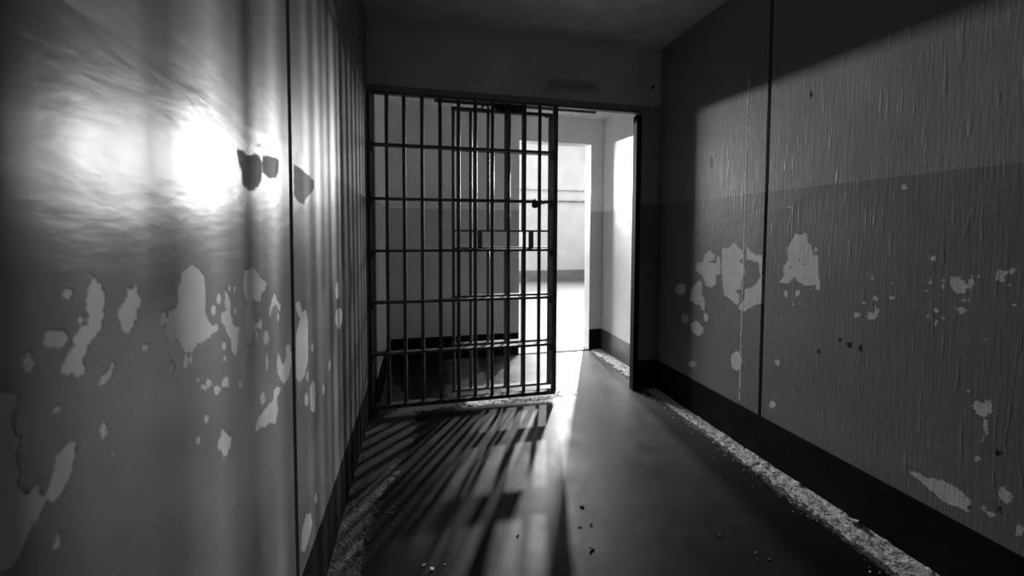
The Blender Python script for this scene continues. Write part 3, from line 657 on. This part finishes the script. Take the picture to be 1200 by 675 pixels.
def mound(name, rect, hfun, step, mat, label):
    """a real, uneven bank of dust lying on the floor"""
    x0, x1, y0, y1 = rect
    X = np.linspace(x0, x1, max(2, int((x1-x0)/step))); Y = np.linspace(y0, y1, max(2, int((y1-y0)/step)))
    vs = []; fs = []
    idx = {}
    for i, x in enumerate(X):
        for j, y in enumerate(Y):
            n = noise.fractal(Vector((x*28, y*28, 3.1)), 0.9, 2.1, 4)
            n2 = noise.noise(Vector((x*6, y*6, 8)))
            h = hfun(x, y)*(1+.5*n2) + .0045*n*(1 if hfun(x, y) > 0 else 0) - .003
            idx[i, j] = len(vs); vs.append((x, y, max(h, -.004)))
    for i in range(len(X)-1):
        for j in range(len(Y)-1):
            q = [idx[i, j], idx[i+1, j], idx[i+1, j+1], idx[i, j+1]]
            if max(vs[k][2] for k in q) > -.0005: fs.append(q)
    me = bpy.data.meshes.new(name); me.from_pydata(vs, [], fs); me.update()
    bm = bmesh.new(); bm.from_mesh(me)
    bmesh.ops.delete(bm, geom=[v for v in bm.verts if not v.link_faces], context='VERTS'); bm.to_mesh(me); bm.free()
    return tag(link(name, me, mat), label, 'dust', None, 'stuff')

def hr(x, y):
    w = .105+.05*max(0, min(1, (2.2-y)/1.2)) + .025*noise.noise(Vector((y*5, 0, 0)))
    t = (XR-.006-x)/w
    return .011*max(0, 1-t*t) if 0 <= t < 1 else -.01
dr = mound('plaster_dust', (1.55, XR-.009, .95, 2.80), hr, .006, M['dust'], 'pale plaster dust banked along the foot of the right cell wall')
def hv(x, y):
    w = .14+.03*noise.noise(Vector((y*7, 4, 0))); t = (VX1-.006-x)/w
    return .010*max(0, 1-t*t) if 0 <= t < 1 else -.01
dv = mound('plaster_dust', (1.62, VX1-.007, 2.82, 3.80), hv, .007, M['dust'], 'pale plaster dust along the right wall beyond the open doorway')
def hs(x, y):
    t = abs(y-(YF+.055))/.085; e = min(1, max(0, (1.05-x)/.12))
    return .012*max(0, 1-t*t)*e if t < 1 and e > 0 else -.01
ds = mound('plaster_dust', (.30, 1.06, YF-.05, YF+.15), hs, .006, M['dust'], 'crumbled plaster dust lying under the foot of the grille')

def crumbs(name, n, where, rmin, rmax, mat, label, parent=None):
    bm = bmesh.new()
    for _ in range(n):
        x, y, z = where(); flake_bm(bm, (x, y, z), random.uniform(rmin, rmax), random.uniform(.0008, .003), random.uniform(0, .002), 5)
    if parent is not None: return tag(obj(name, bm, mat, parent), kind='stuff')
    return tag(obj(name, bm, mat), label, 'debris', None, 'stuff')
def w_right():
    y = random.uniform(1.0, 2.75); return (XR-.02-abs(random.gauss(0, .075)), y, .004)
crumbs('paint_crumbs', 700, w_right, .002, .0065, M['chip'], 'pale paint crumbs', dr)
def w_left():
    y = random.uniform(1.35, 2.5); return (XL+.01+abs(random.gauss(0, .14)), y, .0005)
gl = crumbs('floor_grit', 1500, w_left, .0006, .0028, M['stone'], 'fine grey grit scattered along the left skirting')
crumbs('paint_crumbs', 70, w_left, .0012, .0038, M['chip'], 'pale paint crumbs', gl)
def w_sill():
    return (random.uniform(.25, 1.12), min(2.88, random.gauss(YF+.05, .05)), .004)
crumbs('paint_crumbs', 350, w_sill, .002, .007, M['chip'], 'paint crumbs', ds)
def w_beh():
    return (random.uniform(-.2, .75), random.uniform(2.93, 3.6), .001)
crumbs('floor_grit', 400, w_beh, .002, .008, M['stone'], 'grey grit strewn on the dark floor behind the grille')
def w_vr():
    y = random.uniform(2.9, 3.7); return (VX1-.02-abs(random.gauss(0, .06)), y, .004)
crumbs('paint_crumbs', 160, w_vr, .002, .008, M['chip'], 'paint crumbs', dv)

FL = [(1.735, 1.262, .010, .028, 'chip', 'large curled paint flake leaning against the right black skirting'),
      (.006, 1.439, 0, .009, 'chip', 'pale paint chip at the bottom of the floor, left one of a close pair'),
      (.033, 1.411, 0, .010, 'chip', 'pale paint chip at the bottom of the floor, right one of a close pair'),
      (.078, 1.424, 0, .005, 'chip', 'tiny pale chip just right of the pair on the dark floor'),
      (.626, 1.373, 0, .013, 'stone', 'pale oval flake beside the thin floor crack, lowest in view'),
      (.369, 1.497, 0, .008, 'dark', 'small black speck on a lit strip between bar shadows'),
      (.685, 1.605, 0, .011, 'stone', 'grey blistered flake on the crack at the edge of the stile shadow'),
      (.675, 1.490, 0, .009, 'stone', 'grey curled flake right of the floor crack'),
      (.629, 1.491, 0, .010, 'stone', 'grey flake left of the floor crack below the blistered flake'),
      (1.298, 2.049, 0, .007, 'dark', 'small black pebble on the floor near the right wall dust'),
      (1.316, 3.173, 0, .008, 'dark', 'small dark pebble on the bright floor inside the doorway gap'),
      (1.713, 4.138, 0, .009, 'dark', 'dark speck on the sunlit corridor floor past the threshold'),
      (1.151, 1.327, 0, .009, 'stone', 'lone grey chip on the dark floor, left of a cluster of chips'),
      (1.221, 1.224, 0, .007, 'stone', 'grey chip on the dark floor, upper one of a cluster of three'),
      (1.245, 1.185, 0, .008, 'stone', 'grey chip on the dark floor, right one of a cluster of three'),
      (1.203, 1.195, 0, .006, 'stone', 'grey chip on the dark floor, left one of a cluster of three')]
for x, y, z, r, mk, lab in FL:
    bm = bmesh.new(); flake_bm(bm, (0, 0, 0), r, max(.0012, r*.15), r*.10, 9)
    name = 'pebble' if 'pebble' in lab or 'speck' in lab else 'paint_flake'
    o = obj(name, bm, M[mk]); o.location = (x, y, z+.0002)
    tag(o, lab, 'pebble' if name == 'pebble' else 'paint flake')

# ------------------------------------------------------------------ light
def area(name, loc, target, sx, sy, power, spread=180):
    d = bpy.data.lights.new(name, 'AREA'); d.shape = 'RECTANGLE'; d.size = sx; d.size_y = sy; d.energy = power
    d.spread = math.radians(spread)
    o = bpy.data.objects.new(name, d); COL.objects.link(o); o.location = loc
    v = Vector(target)-Vector(loc); o.rotation_euler = v.to_track_quat('-Z', 'Y').to_euler()
    return o
# bulb hanging in the corridor just above the doorway's line of sight
d = bpy.data.lights.new('corridor_bulb', 'POINT'); d.energy = L1P; d.shadow_soft_size = .05
o = bpy.data.objects.new('corridor_bulb', d); COL.objects.link(o); o.location = (1.92, 5.97, 2.90)
# tall slit windows of the corridor
area('corridor_window_right', (3.96, 8.6, 2.60), (.2, 1.6, 1.3), .20, 1.2, L2P)
area('corridor_window_right', (6.0, 8.6, 2.60), (.5, 2.6, 1.2), .20, 1.2, L2P*.42)
area('corridor_strip_left', (-.45, 9.0, 2.38), (1.5, 2.0, 1.6), 2.2, .14, L3P)  # unseen strip light, one long flat row of tubes
area('corridor_overhead', (2.6, 7.2, 4.9), (2.6, 7.2, 0), 4.5, 2.6, L4P)  # unseen broad area light brightening the corridor from overhead

w = bpy.data.worlds.new('World'); S.world = w; w.use_nodes = True
w.node_tree.nodes['Background'].inputs[0].default_value = (1, 1, 1, 1)
w.node_tree.nodes['Background'].inputs[1].default_value = 0.0

# ------------------------------------------------------------------ camera
cd = bpy.data.cameras.new('Camera'); cam = bpy.data.objects.new('Camera', cd); COL.objects.link(cam)
cd.sensor_width = 36.0; cd.sensor_fit = 'HORIZONTAL'; cd.lens = 471.78/1200*36.0
cd.shift_x = 0.0; cd.shift_y = (292.75-337.5)/1200
cd.clip_start = .02
cam.location = (0, 0, 1.2)
yaw, pitch, roll = .224, .0424, .0034
cam.rotation_euler = (Matrix.Rotation(-yaw, 3, 'Z') @ Matrix.Rotation(math.pi/2-pitch, 3, 'X') @ Matrix.Rotation(roll, 3, 'Z')).to_euler()
cd.dof.use_dof = True; cd.dof.focus_distance = 2.4; cd.dof.aperture_fstop = 4.0
S.camera = cam
S.view_settings.view_transform = 'Standard'; S.view_settings.look = 'None'
S.view_settings.exposure = EXPO; S.view_settings.gamma = 1.0
S.view_settings.use_curve_mapping = False
S.cycles.max_bounces = 12; S.cycles.diffuse_bounces = 10; S.cycles.glossy_bounces = 4
S.cycles.sample_clamp_indirect = 8.0
S.cycles.caustics_reflective = False; S.cycles.caustics_refractive = False
